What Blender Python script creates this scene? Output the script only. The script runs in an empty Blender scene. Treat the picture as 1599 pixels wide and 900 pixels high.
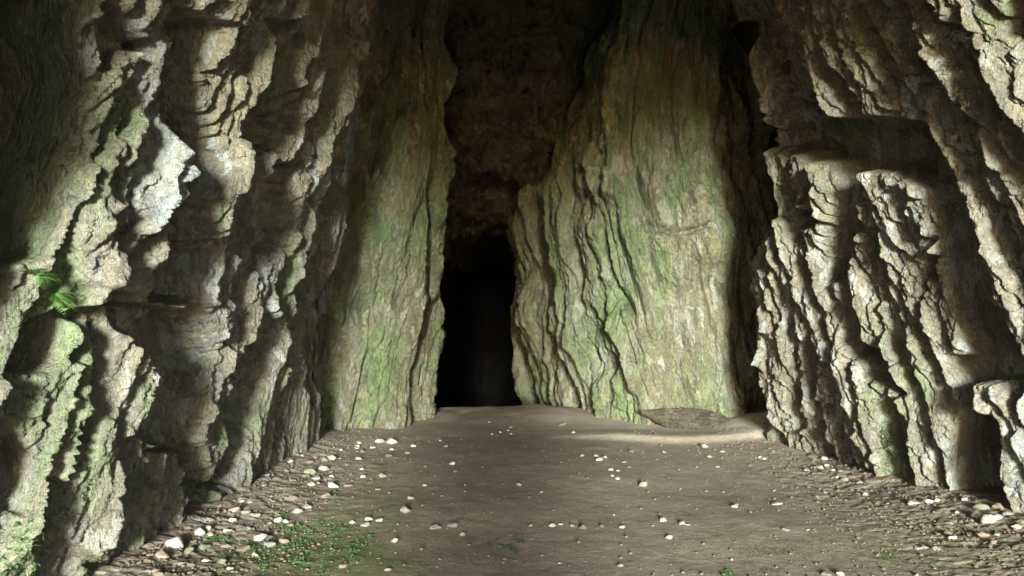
import bpy, math, random
import numpy as np

# ------------------------------------------------------------------ camera, sky, sun, exposure
F = 1110.0            # focal length in survey units (photo 1599 wide)
VU, VV = 799.5, 455.0 # vanishing point of the cave's long axis
EYE = 1.75
scn = bpy.context.scene
COL = scn.collection

cam_d = bpy.data.cameras.new("camera")
cam = bpy.data.objects.new("camera", cam_d)
COL.objects.link(cam)
cam.location = (0, 0, EYE)
cam.rotation_euler = (math.radians(90), 0, 0)
cam_d.sensor_width = 36.0
cam_d.lens = F / 1599.0 * 36.0
cam_d.shift_x = (799.5 - VU) / 1599.0
cam_d.shift_y = -(450 - VV) / 1599.0
cam_d.clip_start = 0.05
cam_d.clip_end = 2000
scn.camera = cam

SUN_EL, SUN_AZ = 10.0, 1.6   # low light coming in through the cave mouth behind the camera
world = bpy.data.worlds.new("World")
scn.world = world
world.use_nodes = True
wn = world.node_tree
for n in list(wn.nodes): wn.nodes.remove(n)
sky = wn.nodes.new("ShaderNodeTexSky"); sky.sky_type = 'NISHITA'
sky.sun_disc = False; sky.dust_density = 0.5; sky.ozone_density = 1.2
sky.sun_elevation = math.radians(SUN_EL)
sky.sun_rotation = math.radians(180 + SUN_AZ)
bg = wn.nodes.new("ShaderNodeBackground"); bg.inputs[1].default_value = 0.15
wo = wn.nodes.new("ShaderNodeOutputWorld")
wn.links.new(sky.outputs[0], bg.inputs[0]); wn.links.new(bg.outputs[0], wo.inputs[0])

sd = bpy.data.lights.new("sun", 'SUN')
sd.energy = 3.2
sd.angle = math.radians(11)
sd.color = (0.90, 0.98, 0.96)
sun = bpy.data.objects.new("sun", sd)
COL.objects.link(sun)
sun.rotation_euler = (math.radians(90 - SUN_EL), 0, math.radians(SUN_AZ))

scn.view_settings.view_transform = 'Standard'
scn.view_settings.look = 'None'
scn.view_settings.exposure = 2.12
scn.view_settings.gamma = 1
scn.cycles.use_denoising = True
scn.cycles.max_bounces = 7
scn.cycles.diffuse_bounces = 6
scn.cycles.glossy_bounces = 2
scn.cycles.sample_clamp_indirect = 4

# ------------------------------------------------------------------ numpy noise
def _hash(ix, iy, iz=0, seed=0):
    h = (ix.astype(np.int64) * 374761393 + iy.astype(np.int64) * 668265263 + np.asarray(iz, dtype=np.int64) * 2147483647 + seed * 974634777) & 0xFFFFFFFF
    h = ((h ^ (h >> 13)) * 1274126177) & 0xFFFFFFFF
    h = ((h ^ (h >> 16)) * 2246822519) & 0xFFFFFFFF
    h = h ^ (h >> 15)
    return (h & 0xFFFFFF).astype(np.float32) / np.float32(0xFFFFFF)

def vnoise(x, y, seed=0):
    ix = np.floor(x); iy = np.floor(y)
    fx = (x - ix); fy = (y - iy)
    fx = fx * fx * fx * (fx * (fx * 6 - 15) + 10); fy = fy * fy * fy * (fy * (fy * 6 - 15) + 10)
    a = _hash(ix, iy, 0, seed); b = _hash(ix + 1, iy, 0, seed)
    c = _hash(ix, iy + 1, 0, seed); d = _hash(ix + 1, iy + 1, 0, seed)
    return (a * (1 - fx) + b * fx) * (1 - fy) + (c * (1 - fx) + d * fx) * fy * 1.0 - 0.5

def fbm(x, y, octv=4, seed=0, gain=0.5):
    s = 0; a = 1.0
    for i in range(octv):
        s = s + a * vnoise(x * 2 ** i + 17.3 * i, y * 2 ** i - 9.1 * i, seed + i)
        a *= gain
    return s

def facets(x, y, seed=0, tilt=0.8, crack=0.0, bias=0.0):
    """piecewise-planar flakes: every Voronoi cell has its own height and tilt"""
    ix = np.floor(x); iy = np.floor(y)
    best = np.full(x.shape, 9.0, np.float32); sec = np.full(x.shape, 9.0, np.float32)
    h = np.zeros(x.shape, np.float32)
    for dx in (-1, 0, 1):
        for dy in (-1, 0, 1):
            cx = ix + dx; cy = iy + dy
            px = cx + _hash(cx, cy, 1, seed); py = cy + _hash(cx, cy, 2, seed)
            ex = x - px; ey = y - py
            d = ex * ex + ey * ey
            r = _hash(cx, cy, 3, seed) - 0.5
            gx = (_hash(cx, cy, 4, seed) - 0.5) * 2 * tilt + bias; gy = (_hash(cx, cy, 5, seed) - 0.5) * tilt
            val = r + gx * ex + gy * ey
            m = d < best
            sec = np.where(m, best, np.minimum(sec, d))
            h = np.where(m, val, h); best = np.where(m, d, best)
    if crack:
        e = np.sqrt(sec) - np.sqrt(best)
        h = h - crack * np.clip(1 - e / 0.12, 0, 1)
    return h

def sstep(a, b, x):
    t = np.clip((x - a) / (b - a), 0, 1)
    return t * t * (3 - 2 * t)

# ------------------------------------------------------------------ survey of the recesses in the rock
MW, MH, MX0, MY0, MS = 900, 620, -200.0, -300.0, 2.25
def raster(polys):
    """recess depth chart; each polygon is (depth, points)"""
    out = np.zeros((MH, MW), np.float32)
    uu = (MX0 + np.arange(MW) * MS)[None, :]; vv = (MY0 + np.arange(MH) * MS)[:, None]
    for dep, pts in polys:
        inside = np.zeros((MH, MW), bool)
        n = len(pts)
        for i in range(n):
            x1, y1 = pts[i]; x2, y2 = pts[(i + 1) % n]
            if y1 == y2: continue
            c = ((y1 > vv) != (y2 > vv)) & (uu < (x2 - x1) * (vv - y1) / (y2 - y1) + x1)
            inside ^= c
        if dep > 0: out = np.where(inside, np.maximum(out, dep), out)
        else: out = np.where(inside, out + dep, out)
    k = np.array([1, 2, 1], np.float32) / 4
    for _ in range(3):
        out = np.apply_along_axis(lambda r: np.convolve(r, k, 'same'), 1, out)
        out = np.apply_along_axis(lambda r: np.convolve(r, k, 'same'), 0, out)
    return out

def lookup(img, u, v):
    x = np.clip((u - MX0) / MS, 0, MW - 2.001); y = np.clip((v - MY0) / MS, 0, MH - 2.001)
    ix = x.astype(int); iy = y.astype(int); fx = x - ix; fy = y - iy
    return (img[iy, ix] * (1 - fx) + img[iy, ix + 1] * fx) * (1 - fy) + (img[iy + 1, ix] * (1 - fx) + img[iy + 1, ix + 1] * fx) * fy

RECESS = [
 # left wall
 (.9, [(-60,-80),(120,-40),(112,60),(122,130),(105,230),(70,330),(50,400),(-60,430)]),
 (.25, [(150,10),(175,-10),(215,60),(240,75),(225,85),(190,75),(170,110),(150,110)]),
 (.50, [(290,10),(345,40),(330,170),(340,260),(300,330),(330,400),(320,468),(232,468),(240,400),(248,350),(268,270),(262,200),(285,80)]),
 (.25, [(405,30),(450,40),(440,120),(452,190),(430,240),(405,180),(415,100)]),
 (.20, [(395,190),(420,230),(400,330),(375,400),(360,380),(385,290)]),
 (.22, [(430,260),(455,250),(450,350),(420,400),(410,440),(400,400),(425,330)]),
 (.30, [(500,230),(530,170),(560,150),(545,280),(520,340),(500,420),(470,500),(455,430),(485,380),(505,310)]),
 (.22, [(85,190),(107,190),(92,330),(60,400),(45,390),(80,290)]),
 (.18, [(150,290),(170,250),(180,290),(165,350),(160,400),(148,390),(155,340)]),
 (.35, [(12,580),(40,510),(80,480),(100,490),(75,560),(55,580)]),
 (.30, [(100,480),(135,470),(145,490),(125,540),(95,565),(85,560),(108,520)]),
 (.22, [(150,450),(180,400),(190,420),(170,450)]),
 (.28, [(180,480),(262,478),(268,560),(240,600),(225,590),(215,540),(190,550),(175,520)]),
 (.45, [(265,480),(318,480),(330,560),(310,600),(300,690),(330,760),(310,812),(285,800),(280,700),(240,700),(190,660),(240,600),(262,560)]),
 (.40, [(402,485),(420,520),(400,620),(372,700),(345,775),(335,760),(350,690),(352,600),(372,540)]),
 (.25, [(-20,700),(15,680),(25,760),(5,800),(-20,790)]),
 (.22, [(45,790),(55,740),(75,750),(60,830),(42,850)]),
 (.22, [(165,680),(190,670),(180,760),(150,810),(148,770)]),
 (.18, [(115,610),(130,590),(125,680),(108,700)]),
 (.16, [(218,700),(240,690),(235,740),(215,770)]),
 (.25, [(440,500),(470,480),(465,560),(450,620),(438,690),(425,720),(430,640),(445,570)]),
 (.20, [(488,500),(503,420),(512,500),(500,590),(488,640),(480,600)]),
 (.22, [(470,200),(485,120),(500,60),(520,0),(535,0),(515,90),(495,190),(478,260)]),
 # flake between, left of the first fin
 (.18, [(560,330),(585,280),(590,360),(570,450),(555,520),(548,470)]),
 (.18, [(595,120),(615,60),(625,160),(610,280),(598,260)]),
 (.12, [(590,420),(602,380),(606,440),(596,500),(588,520)]),
 # right wall
 (.48, [(1218,150),(1290,190),(1380,182),(1425,190),(1455,240),(1480,300),(1495,370),(1465,350),(1440,295),(1400,272),(1350,265),(1322,300),(1290,255),(1240,238),(1208,232)]),
 (.45, [(1318,290),(1342,290),(1332,370),(1332,430),(1300,445),(1298,380)]),
 (.50, [(1440,225),(1470,255),(1502,350),(1532,430),(1562,520),(1596,560),(1596,640),(1560,600),(1530,600),(1500,500),(1470,420),(1462,330)]),
 (.5, [(1480,560),(1515,560),(1545,640),(1565,650),(1585,720),(1590,810),(1512,805),(1500,740),(1490,700),(1500,620)]),
 (.35, [(1330,440),(1352,515),(1385,560),(1425,625),(1405,612),(1370,580),(1335,530)]),
 (.35, [(1385,-20),(1415,15),(1432,80),(1442,130),(1410,95),(1392,55)]),
 (.30, [(1150,40),(1200,20),(1262,130),(1285,150),(1270,110),(1300,180),(1240,180),(1215,120),(1180,90)]),
 (.28, [(1402,640),(1425,650),(1442,768),(1425,775),(1412,710)]),
 (.22, [(1265,520),(1275,500),(1290,560),(1285,620),(1300,680),(1285,680),(1268,600)]),
 (.20, [(1235,480),(1248,470),(1250,560),(1262,640),(1250,690),(1240,640),(1238,560)]),
 (.20, [(1305,600),(1318,590),(1330,650),(1335,700),(1322,700)]),
 (.22, [(1240,300),(1262,330),(1290,330),(1285,360),(1255,350)]),
 (.22, [(1350,330),(1375,360),(1385,400),(1370,400),(1352,370)]),
 (.22, [(1440,380),(1460,370),(1450,440),(1435,430)]),
 (.30, [(1535,290),(1560,330),(1580,370),(1599,390),(1599,440),(1570,410),(1545,360)]),
 (.25, [(1490,20),(1510,10),(1500,70),(1530,100),(1510,110),(1490,80)]),
 (.22, [(1570,0),(1590,-10),(1585,60),(1570,50)]),
 # back wall
 (.25, [(955,420),(968,440),(985,470),(990,500),(975,480),(955,450)]),
 (.15, [(1010,350),(1050,362),(1100,345),(1100,352),(1050,372),(1010,360)]),
 (.18, [(925,470),(940,520),(960,560),(955,600),(935,560),(925,520)]),
 (.12, [(990,230),(1005,300),(1020,340),(1005,330),(988,280)]),
]
RECESS += [
 (-.12, [(120,270),(250,150),(262,260),(240,400),(200,465),(110,440),(95,380)]),
 (-.12, [(100,640),(190,490),(215,600),(190,700),(120,880),(60,800)]),
 (-.08, [(1195,370),(1290,300),(1340,420),(1400,560),(1380,700),(1220,670)]),
 (-.08, [(320,470),(395,478),(372,560),(350,640),(330,560)]),
 (-.10, [(500,40),(545,60),(530,180),(505,260),(480,330),(455,420),(430,470),(450,330),(470,200)]),
]
SMOOTH = [
 (.8, [(368,765),(400,640),(418,560),(428,600),(432,740)]),
 (.8, [(438,725),(448,620),(468,560),(482,620),(500,660),(495,700),(470,740)]),
 (.6, [(140,430),(250,420),(235,480),(190,500),(150,600),(100,600),(120,540)]),
 (.6, [(-40,480),(30,470),(20,580),(-40,600)]),
 (.55, [(1010,470),(1140,430),(1150,680),(1000,680)]),
 (.5, [(1420,600),(1490,590),(1510,780),(1440,780)]),
]
MAP = raster(RECESS)
MAP_S = raster(SMOOTH)

# ------------------------------------------------------------------ materials
def new_mat(name):
    m = bpy.data.materials.new(name); m.use_nodes = True
    nt = m.node_tree
    for n in list(nt.nodes): nt.nodes.remove(n)
    out = nt.nodes.new("ShaderNodeOutputMaterial"); p = nt.nodes.new("ShaderNodeBsdfPrincipled")
    nt.links.new(p.outputs[0], out.inputs[0])
    return m, nt, p

def N(nt, t, **kw):
    n = nt.nodes.new(t)
    for k, v in kw.items():
        if isinstance(k, str) and hasattr(n, k): setattr(n, k, v)
    return n
def noise_node(nt, vec, scale, detail=6, rough=.6, dist=0.0):
    n = nt.nodes.new("ShaderNodeTexNoise"); n.inputs["Scale"].default_value = scale
    n.inputs["Detail"].default_value = detail; n.inputs["Roughness"].default_value = rough
    n.inputs["Distortion"].default_value = dist
    nt.links.new(vec, n.inputs["Vector"]); return n
def ramp(nt, fac, stops):
    r = nt.nodes.new("ShaderNodeValToRGB")
    e = r.color_ramp.elements
    while len(e) < len(stops): e.new(0.5)
    for i, (p, c) in enumerate(stops):
        e[i].position = p; e[i].color = c if len(c) == 4 else (*c, 1)
    nt.links.new(fac, r.inputs[0]); return r
def mix(nt, fac, a, b, mode='MIX'):
    m = nt.nodes.new("ShaderNodeMix"); m.data_type = 'RGBA'; m.blend_type = mode
    if isinstance(fac, (int, float)): m.inputs[0].default_value = fac
    else: nt.links.new(fac, m.inputs[0])
    for s, i in ((a, 6), (b, 7)):
        if isinstance(s, tuple): m.inputs[i].default_value = (*s, 1)
        else: nt.links.new(s, m.inputs[i])
    return m.outputs[2]
def mapping(nt, scale=(1, 1, 1), rot=(0, 0, 0)):
    g = nt.nodes.new("ShaderNodeTexCoord"); mp = nt.nodes.new("ShaderNodeMapping")
    mp.inputs["Scale"].default_value = scale; mp.inputs["Rotation"].default_value = rot
    nt.links.new(g.outputs["Object"], mp.inputs[0]); return mp.outputs[0]
def bump(nt, height, strength, dist, prev=None):
    b = nt.nodes.new("ShaderNodeBump"); b.inputs["Strength"].default_value = strength; b.inputs["Distance"].default_value = dist
    nt.links.new(height, b.inputs["Height"])
    if prev is not None: nt.links.new(prev, b.inputs["Normal"])
    return b.outputs[0]
def mathn(nt, op, a, b=None, clamp=False):
    m = nt.nodes.new("ShaderNodeMath"); m.operation = op; m.use_clamp = clamp
    for i, s in enumerate((a, b)):
        if s is None: continue
        if isinstance(s, (int, float)): m.inputs[i].default_value = s
        else: nt.links.new(s, m.inputs[i])
    return m.outputs[0]

def rock_material(name, grey, warm, brown, green, pale, moss_amt=.5, brown_amt=.5, rough=.52, rot=(0, 0, 0), ochre=(.26, .22, .13)):
    m, nt, p = new_mat(name)
    v = mapping(nt, (1, 1, .45), rot)
    vi = mapping(nt)
    big = noise_node(nt, v, .55, 5, .62, .6)
    mid = noise_node(nt, v, 2.6, 6, .65, .4)
    fine = noise_node(nt, vi, 22, 5, .7)
    c = mix(nt, ramp(nt, mid.outputs[0], [(.36, (0, 0, 0)), (.62, (1, 1, 1))]).outputs[0], warm, grey)
    # brown earthy film
    c = mix(nt, ramp(nt, big.outputs[0], [(.62 - .25 * brown_amt, (1, 1, 1)), (.72 - .25 * brown_amt, (0, 0, 0))]).outputs[0], c, brown)
    # ochre clay film on the higher rock, broken up into patches
    sz = nt.nodes.new("ShaderNodeSeparateXYZ"); nt.links.new(vi, sz.inputs[0])
    hf = mathn(nt, 'MULTIPLY', mathn(nt, 'SUBTRACT', sz.outputs[2], 1.5), .30, True)
    hf = mathn(nt, 'ADD', hf, mathn(nt, 'MULTIPLY', mathn(nt, 'SUBTRACT', mid.outputs[0], .5), 1.6))
    c = mix(nt, ramp(nt, hf, [(.15, (0, 0, 0)), (.75, (.8, .8, .8))]).outputs[0], c, ochre)
    # algae
    alg = noise_node(nt, v, 1.15, 7, .7, .8)
    c = mix(nt, ramp(nt, alg.outputs[0], [(.66 - .22 * moss_amt, (0, 0, 0)), (.80 - .22 * moss_amt, (.85, .85, .85))]).outputs[0], c, green)
    # pale calcite flakes and scars
    vo = nt.nodes.new("ShaderNodeTexVoronoi"); vo.inputs["Scale"].default_value = 11
    wv = nt.nodes.new("ShaderNodeVectorMath"); wv.operation = 'ADD'
    sc = nt.nodes.new("ShaderNodeVectorMath"); sc.operation = 'SCALE'; sc.inputs[3].default_value = .35
    nt.links.new(mid.outputs[1], sc.inputs[0]); nt.links.new(v, wv.inputs[0]); nt.links.new(sc.outputs[0], wv.inputs[1])
    nt.links.new(wv.outputs[0], vo.inputs["Vector"])
    sepc = nt.nodes.new("ShaderNodeSeparateColor"); nt.links.new(vo.outputs["Color"], sepc.inputs[0])
    pl = ramp(nt, sepc.outputs[0], [(.6, (0, 0, 0)), (.95, (.5, .5, .5))])
    c = mix(nt, mathn(nt, 'MULTIPLY', pl.outputs[0], ramp(nt, alg.outputs[0], [(.40, (1, 1, 1)), (.6, (0, 0, 0))]).outputs[0]), c, pale)
    # per-flake tone and fine grain
    tone = ramp(nt, sepc.outputs[1], [(0, (.72, .72, .72)), (1, (1.18, 1.16, 1.12))])
    c = mix(nt, 1.0, c, tone.outputs[0], 'MULTIPLY')
    gr = ramp(nt, fine.outputs[0], [(.3, (.62, .62, .62)), (.7, (1.3, 1.3, 1.3))])
    c = mix(nt, 1.0, c, gr.outputs[0], 'MULTIPLY')
    nt.links.new(c, p.inputs["Base Color"])
    rr = ramp(nt, fine.outputs[0], [(.3, (rough - .17,) * 3), (.75, (rough + .2,) * 3)])
    nt.links.new(rr.outputs[0], p.inputs["Roughness"])
    p.inputs["Specular IOR Level"].default_value = .55
    b = bump(nt, noise_node(nt, v, 9, 8, .7, .5).outputs[0], .8, .07)
    for sc_, ds_, w_ in ((15, .035, .10), (34, .018, .05)):
        vf = nt.nodes.new("ShaderNodeTexVoronoi"); vf.inputs["Scale"].default_value = sc_
        a1 = nt.nodes.new("ShaderNodeVectorMath"); a1.operation = 'SCALE'; a1.inputs[3].default_value = w_ * 2
        a2 = nt.nodes.new("ShaderNodeVectorMath"); a2.operation = 'ADD'
        nt.links.new(noise_node(nt, v, sc_ * .5, 4, .7).outputs[1], a1.inputs[0]); nt.links.new(a1.outputs[0], a2.inputs[0]); nt.links.new(v, a2.inputs[1])
        nt.links.new(a2.outputs[0], vf.inputs["Vector"])
        sp = nt.nodes.new("ShaderNodeSeparateColor"); nt.links.new(vf.outputs["Color"], sp.inputs[0])
        hh = mathn(nt, 'ADD', mathn(nt, 'MULTIPLY', sp.outputs[2], .7), mathn(nt, 'MULTIPLY', vf.outputs["Distance"], .9))
        b = bump(nt, hh, .85, ds_, b)
    b = bump(nt, noise_node(nt, vi, 38, 5, .65).outputs[0], .6, .02, b)
    nt.links.new(b, p.inputs["Normal"])
    return m

ROCK = rock_material("limestone", (.36, .405, .41), (.31, .34, .325), (.22, .20, .145), (.18, .25, .11), (.50, .54, .53), .66, .1)
ROCK_FAR = rock_material("mossy_limestone", (.33, .365, .30), (.28, .30, .215), (.19, .175, .10), (.14, .19, .075), (.40, .43, .36), .95, .15, .75, ochre=(.19, .155, .065))
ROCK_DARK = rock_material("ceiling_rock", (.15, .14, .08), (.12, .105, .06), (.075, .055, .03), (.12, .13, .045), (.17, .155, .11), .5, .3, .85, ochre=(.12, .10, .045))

ROCK_SLAB = rock_material("slab_rock", (.14, .13, .10), (.11, .095, .065), (.08, .06, .035), (.09, .11, .05), (.19, .175, .14), .5, .4, .8, ochre=(.10, .08, .045))
ROCK_PASSAGE_SHADE = rock_material("passage_shade_rock", (.011, .010, .009), (.010, .009, .007), (.009, .007, .006), (.009, .010, .007), (.013, .012, .011), .3, .5, .9, ochre=(.016, .012, .008))  # passage shade put into the colour: near-black rock

for n_ in ROCK_PASSAGE_SHADE.node_tree.nodes:
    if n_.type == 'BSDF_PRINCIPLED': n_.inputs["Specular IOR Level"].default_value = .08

# ------------------------------------------------------------------ loft of the cave walls
ZL = np.array([-4.2, -0.4, 0.3, 0.9, 1.5, 2.1, 2.7, 3.3, 3.9, 4.5, 5.2, 6.0, 7.2])
def cw(x, y, lean=0.0, quad=0.0):
    z = np.maximum(ZL, 0)
    return np.stack([x + lean * z + quad * z * z, np.full(len(ZL), float(y)), ZL], 1)
def cu(d, pts, dtop=None):
    """a column surveyed off the photograph at distance d"""
    pts = sorted(pts, key=lambda p: -p[1])
    dd = np.linspace(d, dtop if dtop else d, len(pts))
    zs = np.array([EYE + (VV - v) * k / F for (u, v), k in zip(pts, dd)]); xs = np.array([(u - VU) * k / F for (u, v), k in zip(pts, dd)])
    x = np.interp(ZL, zs, xs); y = np.interp(ZL, zs, dd)
    sl = (xs[-1] - xs[-2]) / max(zs[-1] - zs[-2], .1)
    x = np.where(ZL > zs[-1], xs[-1] + (ZL - zs[-1]) * sl, x)
    return np.stack([x, y, ZL], 1)
def shift(c, dx, dy):
    c = c.copy(); c[:, 0] += dx; c[:, 1] += dy; return c

cF = cu(8.15, [(497,697),(503,560),(520,400),(546,250),(566,100),(585,0),(640,-200)])
cI = cu(9.35, [(634,664),(645,560),(662,400),(670,300),(672,180),(655,110),(640,60),(636,0),(640,-200)])
cH = cu(9.05, [(530,668),(534,560),(550,400),(568,300),(588,150),(600,0),(640,-200)])
cK = cu(9.7, [(648,658),(660,560),(680,400),(686,300),(684,180),(682,0),(680,-150)])
cL = cu(9.95, [(668,654),(680,520),(695,400),(694,350),(688,250),(690,150),(690,0)])
cT = cu(13.4, [(830,640),(824,600),(812,450),(800,350),(806,280),(835,100)])
cU = cu(12.0, [(868,641),(852,600),(835,480),(812,360),(815,290),(870,200),(915,80),(960,0),(1000,-150)])
cV = cu(10.8, [(905,652),(900,560),(890,450),(880,350),(890,250),(905,180),(940,80),(985,0),(1040,-150)])
cWm = cu(10.0, [(955,658),(942,560),(930,450),(920,350),(928,250),(940,170),(968,70),(1000,0),(1060,-150)])
cW = cu(9.45, [(1000,660),(985,560),(970,450),(960,350),(965,250),(975,150),(1000,50),(1020,0),(1080,-150)])
cX = cu(9.4, [(1130,660),(1125,560),(1115,450),(1095,350),(1080,250),(1090,150),(1100,0),(1120,-150)])
cY = cu(10.5, [(1200,655),(1195,500),(1185,350),(1170,200),(1160,0),(1160,-100)])
cB = cu(8.45, [(1212,683),(1206,600),(1200,500),(1193,430),(1184,372),(1224,345),(1214,290),(1205,240),(1208,190),(1195,120),(1170,60),(1145,0),(1110,-120)], 8.0)

def segs(*cols): return list(cols)
def build_sheet(name, cols, counts, mat, rows, seed, amp=1.0, label=None, dark=False, s0=0.0, cell=1.0, zr=None, shear=0.0, bias=0.0, flute=0.0, und=0.0, endfade=False):
    """cols: columns in order; counts: verts between successive columns"""
    P = np.stack(cols)                       # C x L x 3
    # resample along z
    zz = zr if zr is not None else np.linspace(ZL[0], ZL[-1], rows)
    C = []
    for c in P:
        x = np.interp(zz, ZL, c[:, 0]); y = np.interp(zz, ZL, c[:, 1])
        k = max(3, rows // 22) | 1; ker = np.hanning(k + 2)[1:-1]; ker /= ker.sum()
        pad = k // 2
        x = np.convolve(np.pad(x, pad, 'edge'), ker, 'valid'); y = np.convolve(np.pad(y, pad, 'edge'), ker, 'valid')
        C.append(np.stack([x, y, zz], 1))
    C = np.stack(C)
    rowsets = []
    arc = [s0]; sarr = []
    n = len(C)
    for i in range(n - 1):
        a, b = C[i], C[i + 1]
        m = counts[i]
        L = float(np.mean(np.linalg.norm((b - a)[:, :2], axis=1)))
        # perspective-friendly spacing: even in 1/depth
        ya = max(1.5, float(a[:, 1].mean())); yb = max(1.5, float(b[:, 1].mean()))
        t = np.linspace(0, 1, m, endpoint=(i == n - 2))
        if ya < 12 and abs(yb - ya) > .8:
            t = ya * t / (yb + (ya - yb) * t) if True else t
        for tt in t:
            p0 = C[i - 1] if i > 0 else a; p3 = C[i + 2] if i + 2 < n else b
            lin = a + (b - a) * tt
            h00 = 2*tt**3 - 3*tt**2 + 1; h10 = tt**3 - 2*tt**2 + tt; h01 = -2*tt**3 + 3*tt**2; h11 = tt**3 - tt**2
            # tangents limited so corners stay crisp
            la = np.linalg.norm((b - a)[:, :2], axis=1)[:, None] + 1e-6
            lp = np.linalg.norm((a - p0)[:, :2], axis=1)[:, None] + 1e-6; ln = np.linalg.norm((p3 - b)[:, :2], axis=1)[:, None] + 1e-6
            ta = .5 * ((b - a) / la + (a - p0) / lp) * la if i > 0 else (b - a)
            tb = .5 * ((p3 - b) / ln + (b - a) / la) * la if i + 2 < n else (b - a)
            her = h00 * a + h10 * ta + h01 * b + h11 * tb
            rowsets.append(.5 * lin + .5 * her); sarr.append(arc[-1] + L * tt)
        arc.append(arc[-1] + L)
    G = np.stack(rowsets).astype(np.float64)  # S x R x 3
    S, R = G.shape[:2]
    ds = np.gradient(G, axis=0); dz = np.gradient(G, axis=1)
    Nn = np.cross(ds, dz); Nn /= np.linalg.norm(Nn, axis=2, keepdims=True) + 1e-9
    Nn[..., 2] *= .5
    s = np.repeat(np.array(sarr)[:, None], R, 1).astype(np.float32); z = G[..., 2].astype(np.float32)
    u = VU + F * G[..., 0] / np.maximum(G[..., 1], 1.0); v = VV - F * (G[..., 2] - EYE) / np.maximum(G[..., 1], 1.0)
    front = sstep(1.5, 3.0, G[..., 1])
    # organic edges for the recess chart
    su = 13 * fbm(s * 2.4, z * 1.6, 4, seed + 50); sv = 9 * fbm(s * 2.3, z * 1.8, 4, seed + 60)
    rec = lookup(MAP, u + su, v + sv) * front
    rec = rec * (1 + .5 * vnoise(s * 3, z * 2, seed + 70))
    wx = .18 * fbm(s * 1.2, z * .6, 3, seed + 3); wz = .22 * fbm(s * .9, z * .7, 3, seed + 4)
    S_, Z_ = (s + shear * z + wx * cell) / cell, (z + wz * cell) / cell
    # bedding leans with the wall
    h = sum(.04 * facets(S_ / .85, (Z_ + o) / 5, seed + 1, 1.0, bias=bias) for o in (-.16, -.08, 0, .08, .16))
    h = h + sum(.07 * facets(S_ / .36 + .3, (Z_ + o) / 2.9, seed + 2, 1.1, bias=bias) for o in (-.06, 0, .06))
    w2 = .10 * fbm(s * 5, z * 3, 3, seed + 8)
    sm = 1 - lookup(MAP_S, u + su, v + sv) * front
    h *= .35 + .65 * sm
    h += .125 * sm * facets((S_ + w2) / .15, (Z_ + w2) / .58, seed + 5, 1.1, .25, bias=bias * .7)
    for _ in range(2):   # worn edges
        h[1:-1] = .25 * h[:-2] + .5 * h[1:-1] + .25 * h[2:]
        h[:, 1:-1] = .2 * h[:, :-2] + .6 * h[:, 1:-1] + .2 * h[:, 2:]
    h += .05 * sm * facets((S_ + w2) / .065, (Z_ + 2 * w2) / .15, seed + 6, 1.2, .3)
    h += .018 * facets((S_ + w2) / .03, Z_ / .06, seed + 7, 1.2)
    h += .12 * fbm(s * .7, z * .3, 4, seed + 9)
    if flute:
        q = (s + shear * z + .25 * fbm(s * 1.5, z * .8, 3, seed + 12)) / .42
        q2 = (s + shear * z + .12 * fbm(s * 3, z * 1.4, 3, seed + 15)) / .13
        h += .30 * flute * np.abs(q2 - np.floor(q2) - .5) * (.9 + 1.6 * vnoise(s * 4, z * 1.5, seed + 16))
        h += flute * (np.abs(q - np.floor(q) - .5) * 2) ** 1.5 * (.4 + 1.2 * vnoise(s * 3, z * 1.7, seed + 13))
    if endfade: h = h * (1 - .55 * sstep(arc[-1] - 2.2, arc[-1] - 1.0, s))
    h = h * amp * (1 - .35 * np.clip(rec * 2, 0, 1))
    h = h - .92 * rec + und * fbm(s * 1.5, z * .8, 3, seed + 31)
    D = G + Nn * h[..., None]
    verts = D.reshape(-1, 3)
    idx = np.arange(S * R).reshape(S, R)
    faces = np.stack([idx[:-1, :-1], idx[1:, :-1], idx[1:, 1:], idx[:-1, 1:]], -1).reshape(-1, 4)
    ob = mesh_np(name, verts, faces, mat)
    ob["kind"] = "structure"
    if label: ob["label"] = label
    return ob, arc[-1]

def mesh_np(name, verts, faces, mat, smooth=False):
    me = bpy.data.meshes.new(name)
    nv, nf = len(verts), len(faces); k = faces.shape[1]
    me.vertices.add(nv); me.vertices.foreach_set("co", np.asarray(verts, np.float32).ravel())
    me.loops.add(nf * k); me.loops.foreach_set("vertex_index", faces.astype(np.int32).ravel())
    me.polygons.add(nf)
    me.polygons.foreach_set("loop_start", np.arange(0, nf * k, k, dtype=np.int32))
    me.polygons.foreach_set("loop_total", np.full(nf, k, np.int32))
    if smooth: me.polygons.foreach_set("use_smooth", np.ones(nf, bool))
    me.update(calc_edges=True); me.validate()
    me.materials.append(mat)
    ob = bpy.data.objects.new(name, me); COL.objects.link(ob)
    return ob

ZR = np.concatenate([np.linspace(-.4, 4.2, 600, endpoint=False), np.linspace(4.2, 7.2, 160)])
LQ = dict(lean=.09, quad=.012)
cShadeBulge = cw(-3.3, 2.5, .06); cShadeBulge[:, 0] = np.where(ZL > 2.3, -2.22, np.where(ZL > 1.8, -2.7, cShadeBulge[:, 0]))  # unseen inward bulge added upstream to shade the upper left wall
left_cols = [cw(-5.2, -3.4, .0), cw(-4.5, -1.8, .03), cw(-3.5, 0, .07), cw(-3.8, 1.6, **LQ), cShadeBulge, cw(-2.95, 3.1, **LQ), cw(-2.5, 4.5, **LQ), cw(-2.4, 5.7, **LQ), cw(-2.3, 7.0, .09, .010), cF, shift(cF, -.35, .25), shift(cH, -.28, -.15), ]
ob, s1 = build_sheet("cave_wall_left", left_cols, [30, 40, 60, 60, 60, 150, 170, 130, 110, 20, 50], ROCK, 760, 11, .48, "pale flaky rock wall of the cave, its beds leaning towards the roof", zr=ZR, cell=.56, shear=-.28, bias=1.1, endfade=True)
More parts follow.
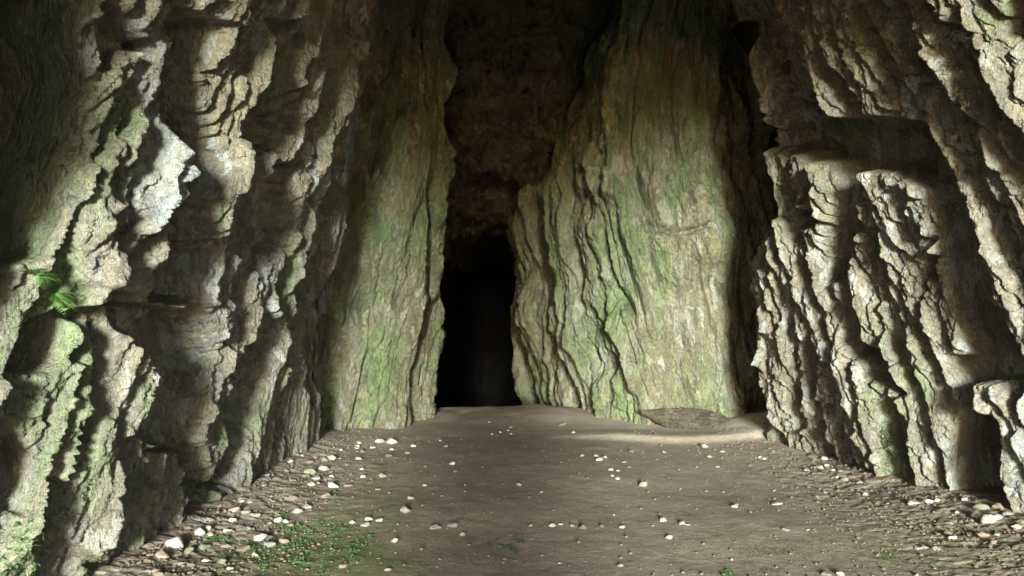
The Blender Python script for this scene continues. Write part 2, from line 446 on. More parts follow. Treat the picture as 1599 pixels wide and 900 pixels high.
ZR2 = np.linspace(-.4, 7.2, 560)
ob, s2 = build_sheet("cave_wall_fin", [shift(cH, -.28, -.15), cH, cI, shift(cI, -.5, .15), shift(cK, -.45, .02), cK, cL, shift(cL, -.25, .35)], [20, 130, 24, 16, 16, 50, 20], ROCK_FAR, 560, 23, .40, "mossy upright rock fins beside the dark passage", s0=s1, zr=ZR2, cell=.42, shear=-.1, flute=.45, und=.12)
ob, s3 = build_sheet("passage_wall", [shift(cL, -.25, .35), cw(-1.7, 12, .03), cw(-1.5, 15), cw(-1.0, 19), cw(.4, 19.5), cw(1.2, 17), cw(1.2, 15), shift(cT, .25, .6), cT], [40, 40, 30, 20, 30, 40, 30, 20], ROCK_PASSAGE_SHADE, 200, 37, .4, "rock walls of the unlit passage at the back", s0=s2, cell=.7, zr=np.linspace(-4.2, 7.2, 280))
ob, s4 = build_sheet("cave_wall_back", [cT, cU, cV, cWm, cW, cX, cY, cw(5.0, 10.4, -.05), cw(5.0, 9.2, -.05), shift(cB, .6, .5)], [70, 70, 80, 70, 190, 60, 30, 30, 30], ROCK_FAR, 560, 41, .36, "curved mossy back wall of the cave beside the passage", s0=s3, zr=ZR2, cell=.42, shear=.12, flute=.55, und=.30)
right_cols = [shift(cB, .6, .5), cB, cw(3.36, 7.5, -.05, -.014), cw(3.55, 6.6, -.04, -.025), cw(3.8, 5.8, -.03, -.042), cw(4.05, 4.8, -.02, -.05), cw(4.5, 3.4, -.02, -.04), cw(5.2, 0, -.02, -.03), cw(6.0, -1.8, -.02, -.02), cw(6.8, -3.4)]
ob, s5 = build_sheet("cave_wall_right", right_cols, [30, 150, 170, 170, 140, 60, 40, 30, 30], ROCK, 760, 59, .50, "broken ledgy rock wall of the cave with deep hollows", s0=s4, zr=ZR, cell=.56, shear=.28, bias=-1.1)

# ------------------------------------------------------------------ ceiling
def make_ceiling():
    xs = np.linspace(-6, 8, 480); ys = np.concatenate([np.linspace(-3.3, 6, 90, endpoint=False), np.linspace(6, 14, 460, endpoint=False), np.linspace(14, 22, 50)])
    X, Y = np.meshgrid(xs, ys, indexing='ij')
    n = fbm(X * .5, Y * .5, 4, 3)
    Yw = Y + .5 * n + .35 * fbm(X * 1.7, Y * 1.7, 3, 33)
    low = np.interp(Yw, [-3.3, 0, 6.2, 7.6, 9.0, 9.8, 10.4, 10.9, 11.4, 11.8, 12.0, 12.3, 12.6, 13.0, 14, 22], [5.08, 5.5, 5.9, 6.1, 6.2, 6.0, 5.3, 4.6, 4.1, 3.6, 3.75, 3.8, 3.4, 3.0, 3.0, 2.2])
    # the opening is arched: lower at its left and right
    arch = .38 * (X + .4) ** 2 * sstep(10.8, 11.8, Y)
    hi = 6.6
    t = sstep(.5, 1.9, X + .4 * n) * sstep(2, 6, Y)
    Z = low * (1 - t) + hi * t - arch * (1 - t)
    w = .3 * fbm(X * .8, Y * .8, 4, 8)
    q = .11; k = (Z + w) / q; f = k - np.floor(k)
    Z = (np.floor(k) + sstep(.55, 1, f)) * q - w
    Z = Z + .22 * np.clip(X - 2, 0, 3) * sstep(4, 0, Y)
    Z = Z + .2 * n + .12 * facets((X + w) / .9, (Y + w) / .5, 4, 1.0) + .06 * facets((X - w) / .3, (Y + w) / .16, 5, 1.0) + .02 * facets(X / .1, Y / .07, 6, 1)
    stp = sstep(8.5, 9.5, Y)
    Yd = Y - stp * (.30 * facets(X / .9 + w, Z / .28 + .3 * w, 24, 1.2) + .16 * facets(X / .35, Z / .12 + w, 25, 1.2) + .06 * facets(X / .12, Z / .06, 26, 1.2))
    V = np.stack([X, Yd, Z], -1).reshape(-1, 3)
    idx = np.arange(X.size).reshape(X.shape)
    f4 = np.stack([idx[:-1, :-1], idx[:-1, 1:], idx[1:, 1:], idx[1:, :-1]], -1).reshape(-1, 4)
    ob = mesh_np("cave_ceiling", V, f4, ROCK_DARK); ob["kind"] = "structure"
    ob["label"] = "dark layered rock roof stepping down to the passage"
make_ceiling()

# ------------------------------------------------------------------ floor
def floor_z(X, Y):
    X = np.asarray(X, float); Y = np.asarray(Y, float)
    z = .05 * fbm(X * .45, Y * .45, 3, 5) + .006 * fbm(X * 3, Y * 3, 3, 6)
    # debris bank along both walls
    z = z + .10 * sstep(-1.4, -2.5, X - .12 * fbm(Y, X, 3, 9)) * sstep(9.5, 8, Y) + .10 * sstep(2.9, 3.9, X) * sstep(8, 6.5, Y)
    # low sandy mound at the foot of the back wall, crest running across
    cr = 8.55 + .12 * np.sin(X * 2.2)
    z = z + .06 * sstep(.1, 1.8, X) * np.exp(-((Y - cr) / np.where(Y < cr, .12, .4)) ** 2) * sstep(4.2, 3.2, X)
    z = z + .17 * np.exp(-((X - 3.3) / .55) ** 2 - ((Y - 9.2) / .45) ** 2)
    z = z + .09 * fbm(X * 1.3, Y * .8, 3, 44) * sstep(9.2, 10.2, Y)
    z = z + .05 * sstep(9.4, 10.3, Y) * sstep(1.2, .3, X) - .26 * np.clip(Y - 10.5, 0, 12)
    return z
def make_floor():
    xs = np.concatenate([[-300, -60, -15], np.linspace(-4.5, 6, 560), [15, 60, 300]])
    inv = 1 / np.linspace(1 / 3.4, 1 / 14.0, 560)
    ys = np.concatenate([[-600, -120, -40], np.linspace(-10, 3.3, 60), inv, np.linspace(14.2, 25, 30), [60, 300]])
    X, Y = np.meshgrid(xs, ys, indexing='ij')
    Z = floor_z(X, Y)
    near = sstep(10, 7, Y) * ((X > -4.5) & (X < 6))
    rough = sstep(2.0, 3.4, X) + sstep(-.9, -2.2, X)
    Z = Z + near * (.0005 + .011 * rough) * facets(X / .16 + .4 * fbm(X * 4, Y * 4, 2, 2), Y / .12, 12, 1.2) + near * (.0008 + .007 * rough) * facets(X / .06, Y / .05, 13, 1.2)
    Z = Z + near * .002 * fbm(X * 9, Y * 9, 3, 14)
    Z = np.where((X < -6) | (X > 10), -.3, Z)
    V = np.stack([X, Y, Z], -1).reshape(-1, 3)
    idx = np.arange(X.size).reshape(X.shape)
    f4 = np.stack([idx[:-1, :-1], idx[1:, :-1], idx[1:, 1:], idx[:-1, 1:]], -1).reshape(-1, 4)
    m, nt, p = new_mat("damp_earth")
    v = mapping(nt); 
    a = noise_node(nt, v, .9, 6, .65, .3); b = noise_node(nt, v, 5, 6, .7); f = noise_node(nt, v, 60, 4, .7)
    c = mix(nt, ramp(nt, b.outputs[0], [(.35, (0, 0, 0)), (.65, (1, 1, 1))]).outputs[0], (.24, .19, .138), (.32, .265, .20))
    # moss film: strongest on the near left and the near right
    sx = nt.nodes.new("ShaderNodeSeparateXYZ"); nt.links.new(v, sx.inputs[0])
    dl = mathn(nt, 'ABSOLUTE', mathn(nt, 'ADD', sx.outputs[0], 1.25)); dl = mathn(nt, 'SUBTRACT', 1.0, mathn(nt, 'DIVIDE', dl, 1.3), True)
    dy = mathn(nt, 'SUBTRACT', 1.0, mathn(nt, 'DIVIDE', mathn(nt, 'ABSOLUTE', mathn(nt, 'SUBTRACT', sx.outputs[1], 4.6)), 3.2), True)
    ml = mathn(nt, 'MULTIPLY', dl, dy)
    dr = mathn(nt, 'SUBTRACT', 1.0, mathn(nt, 'DIVIDE', mathn(nt, 'ABSOLUTE', mathn(nt, 'SUBTRACT', sx.outputs[0], 3.0)), 2.2), True)
    mr = mathn(nt, 'MULTIPLY', mathn(nt, 'MULTIPLY', dr, dy), .55)
    mm = mathn(nt, 'MAXIMUM', ml, mr)
    mo = mathn(nt, 'ADD', mathn(nt, 'MULTIPLY', mm, .62), mathn(nt, 'SUBTRACT', mathn(nt, 'ADD', mathn(nt, 'MULTIPLY', a.outputs[0], .6), mathn(nt, 'MULTIPLY', b.outputs[0], .6)), .62))
    mo = ramp(nt, mo, [(.20, (0, 0, 0)), (.55, (.85, .85, .85))]).outputs[0]
    c = mix(nt, mo, c, (.15, .165, .065))
    # dry pale sand on the mound
    ds = mathn(nt, 'MULTIPLY', mathn(nt, 'SUBTRACT', sx.outputs[1], 8.3, False), 2.2, True)
    dx = mathn(nt, 'SUBTRACT', sx.outputs[0], .2, True)
    sa = mathn(nt, 'MULTIPLY', mathn(nt, 'MULTIPLY', ds, dx), .8)
    c = mix(nt, sa, c, (.42, .35, .27))
    g = ramp(nt, f.outputs[0], [(.3, (.75, .75, .75)), (.7, (1.22, 1.22, 1.22))])
    c = mix(nt, 1.0, c, g.outputs[0], 'MULTIPLY')
    nt.links.new(c, p.inputs["Base Color"]); p.inputs["Roughness"].default_value = .85; p.inputs["Specular IOR Level"].default_value = .25
    bb = bump(nt, noise_node(nt, v, 14, 7, .7).outputs[0], .35, .025); bb = bump(nt, f.outputs[0], .5, .01, bb)
    nt.links.new(bb, p.inputs["Normal"])
    ob = mesh_np("ground", V, f4, m, True); ob["kind"] = "structure"
    ob["label"] = "trodden brown earth floor of the cave"
make_floor()

# ------------------------------------------------------------------ unseen rock pillar added behind the viewer to shade the passage and mid-floor
def make_shade_pillar():
    nz, na = 240, 200
    zz = np.linspace(-.5, 6.4, nz); aa = np.linspace(0, 2 * np.pi, na, endpoint=False)
    A, Zp = np.meshgrid(aa, zz, indexing='ij')
    r = .36 + .74 * sstep(1.2, 3.0, Zp) + .25 * sstep(.6, -.3, Zp)
    k = np.abs(np.sin(A * .5)) * 3
    h = .16 * facets(k * 1.6, Zp / 1.2, 71, 1) + .07 * facets(k * 4, Zp / .5, 72, 1) + .2 * fbm(k * .8, Zp * .6, 3, 73)
    X = .0 + (r + h) * np.cos(A) * 1.05; Y = -2.7 + (r + h) * np.sin(A)
    V = np.stack([X, Y, Zp], -1).reshape(-1, 3)
    idx = np.arange(na * nz).reshape(na, nz)
    i2 = np.roll(idx, -1, 0)
    f4 = np.stack([idx[:, :-1], i2[:, :-1], i2[:, 1:], idx[:, 1:]], -1).reshape(-1, 4)
    ob = mesh_np("shade_pillar", V, f4, ROCK); ob["kind"] = "structure"; ob["label"] = "unseen rock pillar added in the cave mouth to shade the passage"
make_shade_pillar()

# ------------------------------------------------------------------ loose stones
def stone_mat(name, col, col2, rough=.8):
    m, nt, p = new_mat(name)
    v = mapping(nt); n = noise_node(nt, v, 14, 5, .7)
    oi = nt.nodes.new("ShaderNodeObjectInfo")
    c = mix(nt, ramp(nt, n.outputs[0], [(.35, (0, 0, 0)), (.65, (1, 1, 1))]).outputs[0], col, col2)
    t = ramp(nt, oi.outputs["Random"], [(0, (.7, .7, .7)), (1, (1.2, 1.2, 1.2))])
    c = mix(nt, 1.0, c, t.outputs[0], 'MULTIPLY')
    nt.links.new(c, p.inputs["Base Color"]); p.inputs["Roughness"].default_value = rough; p.inputs["Specular IOR Level"].default_value = .3
    nt.links.new(bump(nt, noise_node(nt, v, 40, 4, .7).outputs[0], .5, .012), p.inputs["Normal"])
    return m
SM = {
 'white': stone_mat("chalky_stone", (.54, .52, .43), (.38, .355, .285)),
 'cream': stone_mat("cream_stone", (.42, .38, .30), (.31, .27, .21)),
 'grey': stone_mat("grey_stone", (.33, .31, .27), (.24, .22, .18)),
 'brown': stone_mat("brown_stone", (.23, .18, .125), (.17, .125, .085)),
 'red': stone_mat("reddish_stone", (.29, .21, .165), (.22, .165, .13)),
 'green': stone_mat("mossy_stone", (.26, .27, .17), (.20, .21, .13)),
}
WORD = {'white': 'white', 'cream': 'cream', 'grey': 'grey', 'brown': 'brown', 'red': 'reddish', 'green': 'moss-stained'}
rng = random.Random(5)
_ico = None
def ico_np(sub=3):
    import bmesh
    bm = bmesh.new(); bmesh.ops.create_icosphere(bm, subdivisions=sub, radius=1.0)
    bm.verts.ensure_lookup_table()
    v = np.array([w.co[:] for w in bm.verts]); f = np.array([[q.index for q in fc.verts] for fc in bm.faces])
    bm.free(); return v, f
IV, IF = ico_np(3)
def stone_shape(seed, flat):
    """a broken stone: a ball cut by random planes, edges slightly worn"""
    r = np.random.RandomState(seed)
    dirs = r.normal(size=(13, 3)); dirs /= np.linalg.norm(dirs, axis=1, keepdims=True)
    offs = r.uniform(.45, .85, 13)
    d = IV @ dirs.T
    rad = np.min(np.where(d > .05, offs / np.maximum(d, .05), 9), axis=1)
    rad = np.minimum(rad, 1.05)
    V = IV * rad[:, None]
    V = V * (1 + .05 * np.sin(V[:, [1, 2, 0]] * 7 + r.uniform(0, 6, 3)))
    V[:, 0] *= 1.15; V[:, 1] *= r.uniform(.65, .95); V[:, 2] *= flat
    V /= max(V[:, 0].max() - V[:, 0].min(), .1)      # unit width
    return V
PROTO = {}
def proto(color, k):
    key = (color, k)
    if key not in PROTO:
        V = stone_shape(100 + k * 7 + len(color), (.42, .6, .75, .5, .85)[k % 5])
        me = bpy.data.meshes.new("stone")
        me.from_pydata([tuple(p) for p in V], [], [tuple(int(i) for i in f) for f in IF]); me.update()
        for p_ in me.polygons: p_.use_smooth = (k % 2 == 0)
        me.materials.append(SM[color]); PROTO[key] = me
    return PROTO[key]
def ground_at(u, v):
    z = 0.0
    for _ in range(5):
        y = (EYE - z) * F / max(v - VV, 5); x = (u - VU) * y / F
        z = float(floor_z(np.array([x]), np.array([y]))[0])
    return x, y, z
first_stone = {}
def put_stone(x, y, z, size, color, label, group=None, k=None, name="stone", sc=(1, 1, 1), sink=.3):
    k = rng.randrange(5) if k is None else k
    me = proto(color, k)
    if me.name in first_stone: o = first_stone[me.name].copy()
    else: o = bpy.data.objects.new(name, me); first_stone[me.name] = o
    o.name = name
    COL.objects.link(o)
    hz = float(max(v_.co.z for v_ in me.vertices)) * size * sc[2] if False else size * .28 * sc[2]
    o.location = (x, y, z + hz * (.72 - 2 * sink)); o.scale = (size * sc[0], size * sc[1], size * sc[2])
    o.rotation_euler = (rng.uniform(-.25, .25), rng.uniform(-.25, .25), rng.uniform(-.6, .6) + rng.choice((0, math.pi)))
    o["label"] = label; o["category"] = "stone"
    if group: o["group"] = group
    elif "group" in o: del o["group"]
    return o
# (u, v, width on the photo, colour, label or None)
STONES = [
 (311,831,23,'white','large white angular stone at the foot of the left wall'),
 (330,834,14,'cream','cream stone touching the large white angular stone'),
 (358,828,19,'cream','rounded cream block right of the large white angular stone'),
 (275,848,34,'white','long flat white slab stone below the large white angular stone'),
 (403,840,24,'white','flat pale stone lying alone among the green sprouts'),
 (254,867,27,'red','large reddish block at the near left rubble edge'),
 (320,854,18,'green','moss-stained block between the rubble and the green sprouts'),
 (294,860,17,'green','smaller moss-stained stone beside the reddish block'),
 (364,811,14,'white','white chip above the rounded cream block'),
 (433,812,17,'white','longer white stone in the short row above the sprouts'),
 (419,818,12,'cream','small cream stone in the short row above the sprouts'),
 (447,814,10,'white','smallest white stone in the short row above the sprouts'),
 (394,781,15,'red','orange-red stone in the rubble under the left wall'),
 (364,796,21,'red','dull reddish slab lying against the left wall rubble'),
 (550,816,10,'white','small upright white stone left of the white trio'),
 (576,810,15,'white','roundest white stone of the trio on the mossy floor'),
 (592,812,13,'white','white stone at the right end of the trio'),
 (569,819,17,'white','flat white stone in front of the trio on moss'),
 (616,844,12,'white','single white stone on mossy earth in front of the trio'),
 (606,889,13,'cream','tan stone alone at the very front of the floor'),
 (535,883,16,'red','pinkish stone at the front edge of the moss patch'),
 (680,821,22,'grey','flat grey-green stone beside the paler grey one'),
 (706,819,18,'grey','smooth grey oval stone at the edge of the trodden earth'),
 (721,834,11,'cream','small cream stone just in front of the grey oval one'),
 (591,764,9,'red','thin pinkish stone standing on end'),
 (593,688,16,'white','white stone in front of the mossy rock fin'),
 (612,690,18,'white','wide flat white stone in front of the mossy rock fin'),
 (646,696,11,'white','white stone apart from the others below the dark strip'),
 (637,707,11,'red','pink stone near the foot of the mossy rock fin'),
 (611,702,8,'white',None),(582,698,11,'cream',None),(561,691,9,'cream',None),(560,716,13,'cream',None),
 (516,715,17,'cream',None),(506,731,19,'cream','long tan stone on the slope below the smooth grey slabs'),(566,732,9,'cream',None),
 (568,744,11,'white','bright white chip near the moss-stained round stone'),(517,744,9,'white',None),(520,758,18,'white','thin white sliver lying on the rubble slope'),
 (492,748,15,'cream',None),(483,736,21,'green','wide moss-stained block against the smooth grey slab'),
 (597,743,13,'green','moss-stained round stone on bare earth'),(607,712,12,'brown',None),(663,758,8,'cream',None),(641,778,11,'cream',None),
 (633,797,18,'cream','flat tan stone on the moss edge by itself'),(456,749,13,'red',None),(508,774,17,'red','squat reddish block at the outer edge of the rubble slope'),(459,777,18,'brown',None),
 (345,878,18,'green','flat moss-stained stone among the sprouts at the front'),(322,875,12,'white',None),(359,888,11,'white',None),(297,894,9,'red','small orange stone at the bottom of the rubble'),
 (248,896,20,'brown','dark brown block in the near left corner of the floor'),
 (706,724,10,'white','cream-white stone alone on the dark trodden strip'),(696,697,7,'cream',None),(688,688,6,'white',None),(712,736,9,'brown',None),
 (811,757,10,'cream','tan stone in the middle of the trodden strip'),(845,768,7,'cream',None),
 (828,821,7,'cream','first small stone at the left of the straight row'),(862,820,12,'white','brightest stone of the straight row across the floor'),
 (876,818,9,'cream',None),(893,821,9,'cream',None),(910,823,14,'brown','widest brown stone of the straight row across the floor'),(940,822,9,'brown',None),(972,823,11,'cream','last tan stone at the right end of the straight row'),
 (959,804,5,'white',None),(1035,812,12,'white','round white stone right of the straight row'),(1044,839,12,'white','white stone nearest the viewer right of the centre'),
 (1065,817,11,'cream','cream stone next to a darker one right of the round white stone'),(1073,819,9,'grey',None),
 (1148,790,15,'grey','egg-shaped grey stone casting a small shadow on bare earth'),
 (935,717,14,'white','largest white stone in the pale cluster before the back wall'),(931,712,9,'cream',None),(945,714,9,'cream',None),(909,711,9,'cream',None),
 (973,721,9,'red','orange stone beside the pale cluster before the back wall'),(954,733,10,'white',None),(965,735,7,'white',None),(956,743,7,'cream',None),(965,747,9,'white',None),
 (1005,757,16,'cream','flat cream stone just past the pale cluster'),(983,729,6,'grey',None),(1038,706,8,'grey',None),(987,705,11,'brown',None),
 (1127,705,9,'grey',None),(1107,713,9,'cream',None),(1100,697,13,'cream',None),(1120,729,7,'grey',None),(1187,714,7,'white',None),(1193,716,8,'cream',None),
 (877,663,14,'red','square reddish block near the passage mouth'),(895,675,8,'cream',None),(798,667,6,'white',None),(793,672,5,'white',None),(798,677,6,'white',None),
 (781,675,5,'white',None),(768,678,5,'white',None),(764,659,4,'white',None),(788,873,8,'brown',None),(873,879,7,'grey',None),(969,883,9,'cream',None),(1142,874,6,'white','tiny bright white chip on dark earth at the front'),
 (1291,727,9,'white',None),(1281,730,13,'cream',None),(1300,734,10,'cream',None),(1306,744,13,'cream',None),(1260,734,9,'grey',None),
 (1351,771,13,'cream','long tan stone leading the debris below the right wall'),(1427,784,27,'cream','flat cream slab at the foot of the right wall'),(1450,783,15,'cream',None),(1463,780,16,'white','pale block on the debris beneath the bright right buttress'),
 (1528,806,20,'white','big white rounded stone in the pale heap under the dark hollow'),(1546,812,28,'cream','wide cream slab in front of the pale heap'),(1557,807,22,'white','white slab on top of the pale heap under the dark hollow'),(1533,791,26,'green','moss-stained slab behind the pale heap'),
 (1572,802,16,'cream','cream stone at the far right of the pale heap'),(1594,815,16,'green',None),(1586,823,15,'cream',None),
 (1494,800,9,'white','bright white chip between the dark debris stones'),(1372,803,6,'white',None),(1358,796,8,'green',None),
 (1533,834,22,'brown','large brown stone in front of the pale heap'),(1482,832,15,'brown',None),(1487,839,15,'grey',None),(1442,854,15,'grey',None),(1433,856,11,'grey',None),(1462,857,15,'brown',None),(1550,845,20,'brown',None),
 (1462,800,13,'grey',None),(1586,855,17,'brown',None),(1290,896,15,'grey','grey stone half cut off at the front edge of the floor'),(1313,896,17,'cream','cream stone beside the half cut off grey one'),(1430,897,13,'cream',None),
]
def region(x, y):
    if x < -1.25: return "in the rubble along the left wall"
    if x > 2.45: return "in the debris along the right wall"
    if y > 7.2: return "far back on the earth floor"
    if x < -.55: return "on the mossy left side of the floor"
    if x > .9: return "on the right half of the earth floor"
    return "on the trodden middle of the floor"
for (u, v, w, colr, lab) in STONES:
    x, y, z = ground_at(u, v + w * .12)
    size = w * y / F * 1.0
    grp = None
    if lab is None:
        sz = 'tiny' if size < .045 else ('small' if size < .085 else 'fist-sized')
        r_ = region(x, y); lab = f"{sz} {WORD[colr]} stone lying loose {r_}"; grp = f"{sz} {WORD[colr]} stones {r_}"
    put_stone(x, y, z, size, colr, lab, grp)
# loose rubble where the walls meet the floor
def scatter(n, xr, yr, cols, dens):
    c = 0; t = 0
    while c < n and t < n * 60:
        t += 1
        y = 1 / rng.uniform(1 / yr[1], 1 / yr[0]); x = rng.uniform(*xr(y))
        if rng.random() > dens(x, y): continue
        z = float(floor_z(np.array([x]), np.array([y]))[0])
        size = rng.choice((.03, .035, .045, .055, .07, .09)) * rng.uniform(.8, 1.3)
        colr = rng.choice(cols)
        sz = 'tiny' if size < .045 else ('small' if size < .085 else 'fist-sized'); r_ = region(x, y)
        put_stone(x, y, z, size, colr, f"{sz} {WORD[colr]} stone lying loose {r_}", f"{sz} {WORD[colr]} stones {r_}", sink=.35); c += 1
scatter(80, lambda y: (-2.5 + .04 * y, -1.1), (4.3, 8.2), ['brown', 'brown', 'brown', 'grey', 'cream', 'red'], lambda x, y: max(.03, min(1, (-x - 1.15) / .9)))
scatter(55, lambda y: (1.9, 4.6 - .16 * y), (4.3, 7.9), ['brown', 'brown', 'grey', 'grey', 'cream'], lambda x, y: max(.05, min(1, (x - (3.5 - .12 * y)) / .9)))

# fine gravel and clods: nobody could count them
def make_gravel():
    r = np.random.RandomState(9)
    V0, F0 = ico_np(1); Vs = []; Fs = []; n = 0
    def add(x, y, s):
        nonlocal n
        z = float(floor_z(np.array([x]), np.array([y]))[0])
        k = V0 * r.uniform(.55, 1.1, V0.shape) * np.array([1, .8, .55]) * s
        a = r.uniform(0, 6.28); ca, sa = math.cos(a), math.sin(a)
        k = np.stack([k[:, 0] * ca - k[:, 1] * sa, k[:, 0] * sa + k[:, 1] * ca, k[:, 2]], 1) + np.array([x, y, z + s * .15])
        Vs.append(k); Fs.append(F0 + n); n += len(V0)
    for _ in range(3600):
        y = 1 / r.uniform(1 / 9.0, 1 / 4.2)
        side = r.rand()
        if side < .42: x = -2.5 + .03 * y + abs(r.normal()) * .55
        elif side < .84: x = (4.75 - .18 * y) - abs(r.normal()) * .75
        else: x = r.uniform(-2, 3.4)
        add(x, y, r.choice([.006, .009, .012, .018]) * r.uniform(.7, 1.3))
    ob = mesh_np("gravel", np.concatenate(Vs), np.concatenate(Fs), SM['brown'])
    ob["kind"] = "stuff"; ob["label"] = "fine brown gravel and clods strewn over the floor"
make_gravel()

# leaning slab at the foot of the back wall
def make_slab():
    x0, y0, z0 = ground_at(1062, 668)
    V = IV.copy(); r = np.random.RandomState(77)
    dirs = r.normal(size=(18, 3)); dirs /= np.linalg.norm(dirs, axis=1, keepdims=True); offs = r.uniform(.6, .9, 18)
    V2, F2 = ico_np(5)
    d = V2 @ dirs.T
    rad = np.minimum(np.min(np.where(d > .05, offs / np.maximum(d, .05), 9), axis=1), 1.05)
    P = V2 * rad[:, None]
    P += V2 * (.05 * facets(P[:, 0] * 3 + 9, P[:, 2] * 6 + P[:, 1] * 3, 5, 1)[:, None])
    P = P * np.array([.60, .26, .20])
    ang = math.radians(9); P = np.stack([P[:, 0] * math.cos(ang) + P[:, 2] * math.sin(ang), P[:, 1], -P[:, 0] * math.sin(ang) + P[:, 2] * math.cos(ang)], 1)
    ob = mesh_np("fallen_slab", P, F2, ROCK_SLAB)
    ob.location = (x0 + .10, y0 + .06, z0 + .08)
    ob["label"] = "long wedge of fallen rock lying at the foot of the back wall"; ob["category"] = "boulder"
make_slab()

# ------------------------------------------------------------------ small plants
def leaf_mat(name, c1, c2):
    m, nt, p = new_mat(name)
    oi = noise_node(nt, mapping(nt), 9, 3, .6)
    c = mix(nt, ramp(nt, oi.outputs[0], [(.35, (0, 0, 0)), (.65, (1, 1, 1))]).outputs[0], c1, c2)
    nt.links.new(c, p.inputs["Base Color"]); p.inputs["Roughness"].default_value = .5
    p.inputs["Subsurface Weight"].default_value = 0
    return m
LEAF = leaf_mat("fern_leaf", (.10, .22, .045), (.15, .30, .07))
SPROUT = leaf_mat("sprout_leaf", (.11, .18, .07), (.16, .24, .10))
MOSS = leaf_mat("moss_leaf", (.07, .13, .025), (.11, .20, .04))

def blade(Vs, Fs, base, d, L, W, droop, seg=5):
    """a curved, tapering leaf with a slight fold"""
    d = np.array(d, float); d /= np.linalg.norm(d); side = np.cross(d, (0, 0, 1)); side /= np.linalg.norm(side) + 1e-6
    n0 = sum(len(a) for a in Vs); pts = []
    for i in range(seg + 1):
        t = i / seg; c = np.array(base) + d * L * t + np.array([0, 0, -droop * L * t * t])
        w = W * math.sin(math.pi * min(.97, .12 + .86 * t))
        pts += [c - side * w, c + np.array([0, 0, -w * .35]), c + side * w]
    Vs.append(np.array(pts))
    for i in range(seg):
        a = n0 + i * 3
        Fs += [(a, a + 1, a + 4, a + 3), (a + 1, a + 2, a + 5, a + 4)]
def fern_frond(name, base, d, L, parent, n=11):
    Vs, Fs = [], []
    d = np.array(d, float); d /= np.linalg.norm(d); side = np.cross(d, (0, 0, 1)); side /= np.linalg.norm(side)
    for i in range(n):
        t = (i + 1) / n; c = np.array(base) + d * L * t + np.array([0, 0, -.45 * L * t * t])
        l = L * .34 * math.sin(math.pi * (.15 + .8 * t))
        for sgn in (-1, 1): blade(Vs, Fs, c, side * sgn + d * .55, l, l * .17, .35, 3)
    blade(Vs, Fs, base, d, L, L * .012, .45, 6)
    ob = mesh_np(name, np.concatenate(Vs), np.array(Fs), LEAF)
    ob.parent = parent
    return ob
from mathutils import Vector
bpy.context.view_layer.update()
BL = bpy.data.objects["cave_wall_left"]; BR = bpy.data.objects["cave_wall_right"]
def on_wall(b, u, v):
    d = Vector(((u - VU) / F, 1, (VV - v) / F)).normalized()
    ok, loc, nrm, i = b.ray_cast(Vector((0, 0, EYE)), d)
    return loc if ok else None
def fern(u, v, b, L, dirs, label):
    p = on_wall(b, u, v)
    if p is None: return
    e = bpy.data.objects.new("fern", None); COL.objects.link(e); e.location = p; e["label"] = label; e["category"] = "fern"
    for d in dirs: fern_frond("frond", (0, 0, 0), d, L * rng.uniform(.8, 1.15), e)
fern(62, 432, BL, .13, [(.9, -.6, .5), (.3, -1, .9), (1, -.2, .2), (-.2, -.9, .7), (.8, -.8, -.1), (.6, -.5, 1)], "bright green fern sprouting highest on the left wall")
fern(88, 458, BL, .14, [(1, -.5, .1), (1, -.2, -.3), (.6, -1, 0), (.9, .1, .3), (.8, -.6, -.5)], "paler fern with drooping fronds just below the brighter one")

def tuft(u, v, b, n, L, label, mat, name="weeds", cat="plant", spread=.09, p=None):
    p = on_wall(b, u, v) if p is None else Vector(p)
    if p is None: return
    Vs, Fs = [], []
    s = -1 if p.x > 0 else 1
    for i in range(n):
        base = (rng.gauss(0, spread) * .5 + s * .015, rng.gauss(0, spread), rng.gauss(0, spread))
        if b is not None:
            ok, q, nrm, _ = b.closest_point_on_mesh(p + Vector(base))
            base = tuple(q - p)
        blade(Vs, Fs, base, (s * rng.uniform(.3, 1), rng.uniform(-1, .5), rng.uniform(-.1, 1.2)), L * rng.uniform(.5, 1.2), L * .16, rng.uniform(.1, .6), 3)
    ob = mesh_np(name, np.concatenate(Vs), np.array(Fs), mat); ob.location = p
    ob["label"] = label; ob["kind"] = "stuff"
tuft(1384, 683, BR, 260, .035, "green weed clinging low on the right wall above its foot", SPROUT, spread=.09)
tuft(1596, 590, BR, 90, .03, "small green weed at the very edge of the right wall", SPROUT, spread=.06)
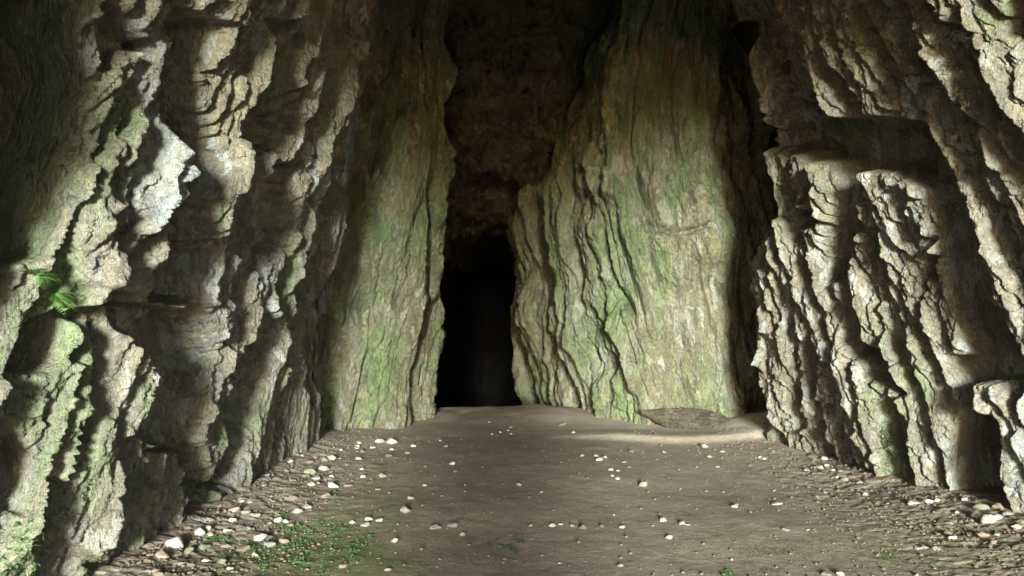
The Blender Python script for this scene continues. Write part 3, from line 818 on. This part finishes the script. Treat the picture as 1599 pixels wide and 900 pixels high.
tuft(1592, 740, BR, 110, .03, "green weed on the rock beside the deep dark hollow", SPROUT, spread=.07)
tuft(18, 872, BL, 300, .05, "leafy green clump in the near corner of the left wall", SPROUT, spread=.10)
tuft(75, 800, BL, 220, .03, "thin green weeds spread over the lower left wall", SPROUT, spread=.14)
tuft(150, 875, BL, 120, .028, "small weed where the left wall meets the rubble", SPROUT, spread=.07)
tuft(1230, 660, BR, 90, .02, "tiny weed on the far corner of the right wall", MOSS, spread=.07)

# low green sprouts and moss growing over the floor
def make_cover():
    r = np.random.RandomState(4)
    for nm, mat, spots, lab in (
      ("ground_cover", SPROUT, [(440,850,70,26,240),(470,825,30,8,90),(350,838,16,8,70),(430,880,60,12,130),(520,870,60,16,70),(550,855,40,20,60),(1140,895,14,6,22),(520,770,20,8,40),(490,748,14,5,30),(330,845,12,9,60),(597,741,8,3,10),(800,850,18,7,22)], "low bright green sprouts growing on the damp earth"),
      ("moss", MOSS, [(560,850,130,34,700),(620,790,90,22,260),(420,860,110,24,500),(1300,860,170,22,420),(1200,790,120,30,200),(1480,870,100,18,160),(800,850,60,20,120),(460,760,50,14,130)], "dull green moss speckling the earth floor")):
        Vs, Fs = [], []
        for (u0, v0, su, sv, n) in spots:
            cl = [(r.normal(u0, su * .7), r.normal(v0, sv * .7)) for _ in range(max(3, n // 14))]
            for _ in range(n):
                c = cl[r.randint(len(cl))]
                u = c[0] + r.normal() * su * .10; v = min(905, c[1] + r.normal() * sv * .12)
                if v < 660: continue
                x, y, z = ground_at(u, v)
                for _k in range(4 if nm == "ground_cover" else 3):
                    a = r.uniform(0, 6.28); L = r.uniform(.010, .021) if nm == "ground_cover" else r.uniform(.006, .012)
                    blade(Vs, Fs, (x + r.normal() * .008, y + r.normal() * .008, z + (.008 if nm == "ground_cover" else .002)), (math.cos(a), math.sin(a), r.uniform(.1, .9)), L, L * .42, .3, 2)
        ob = mesh_np(nm, np.concatenate(Vs), np.array(Fs), mat); ob["kind"] = "stuff"; ob["label"] = lab
make_cover()
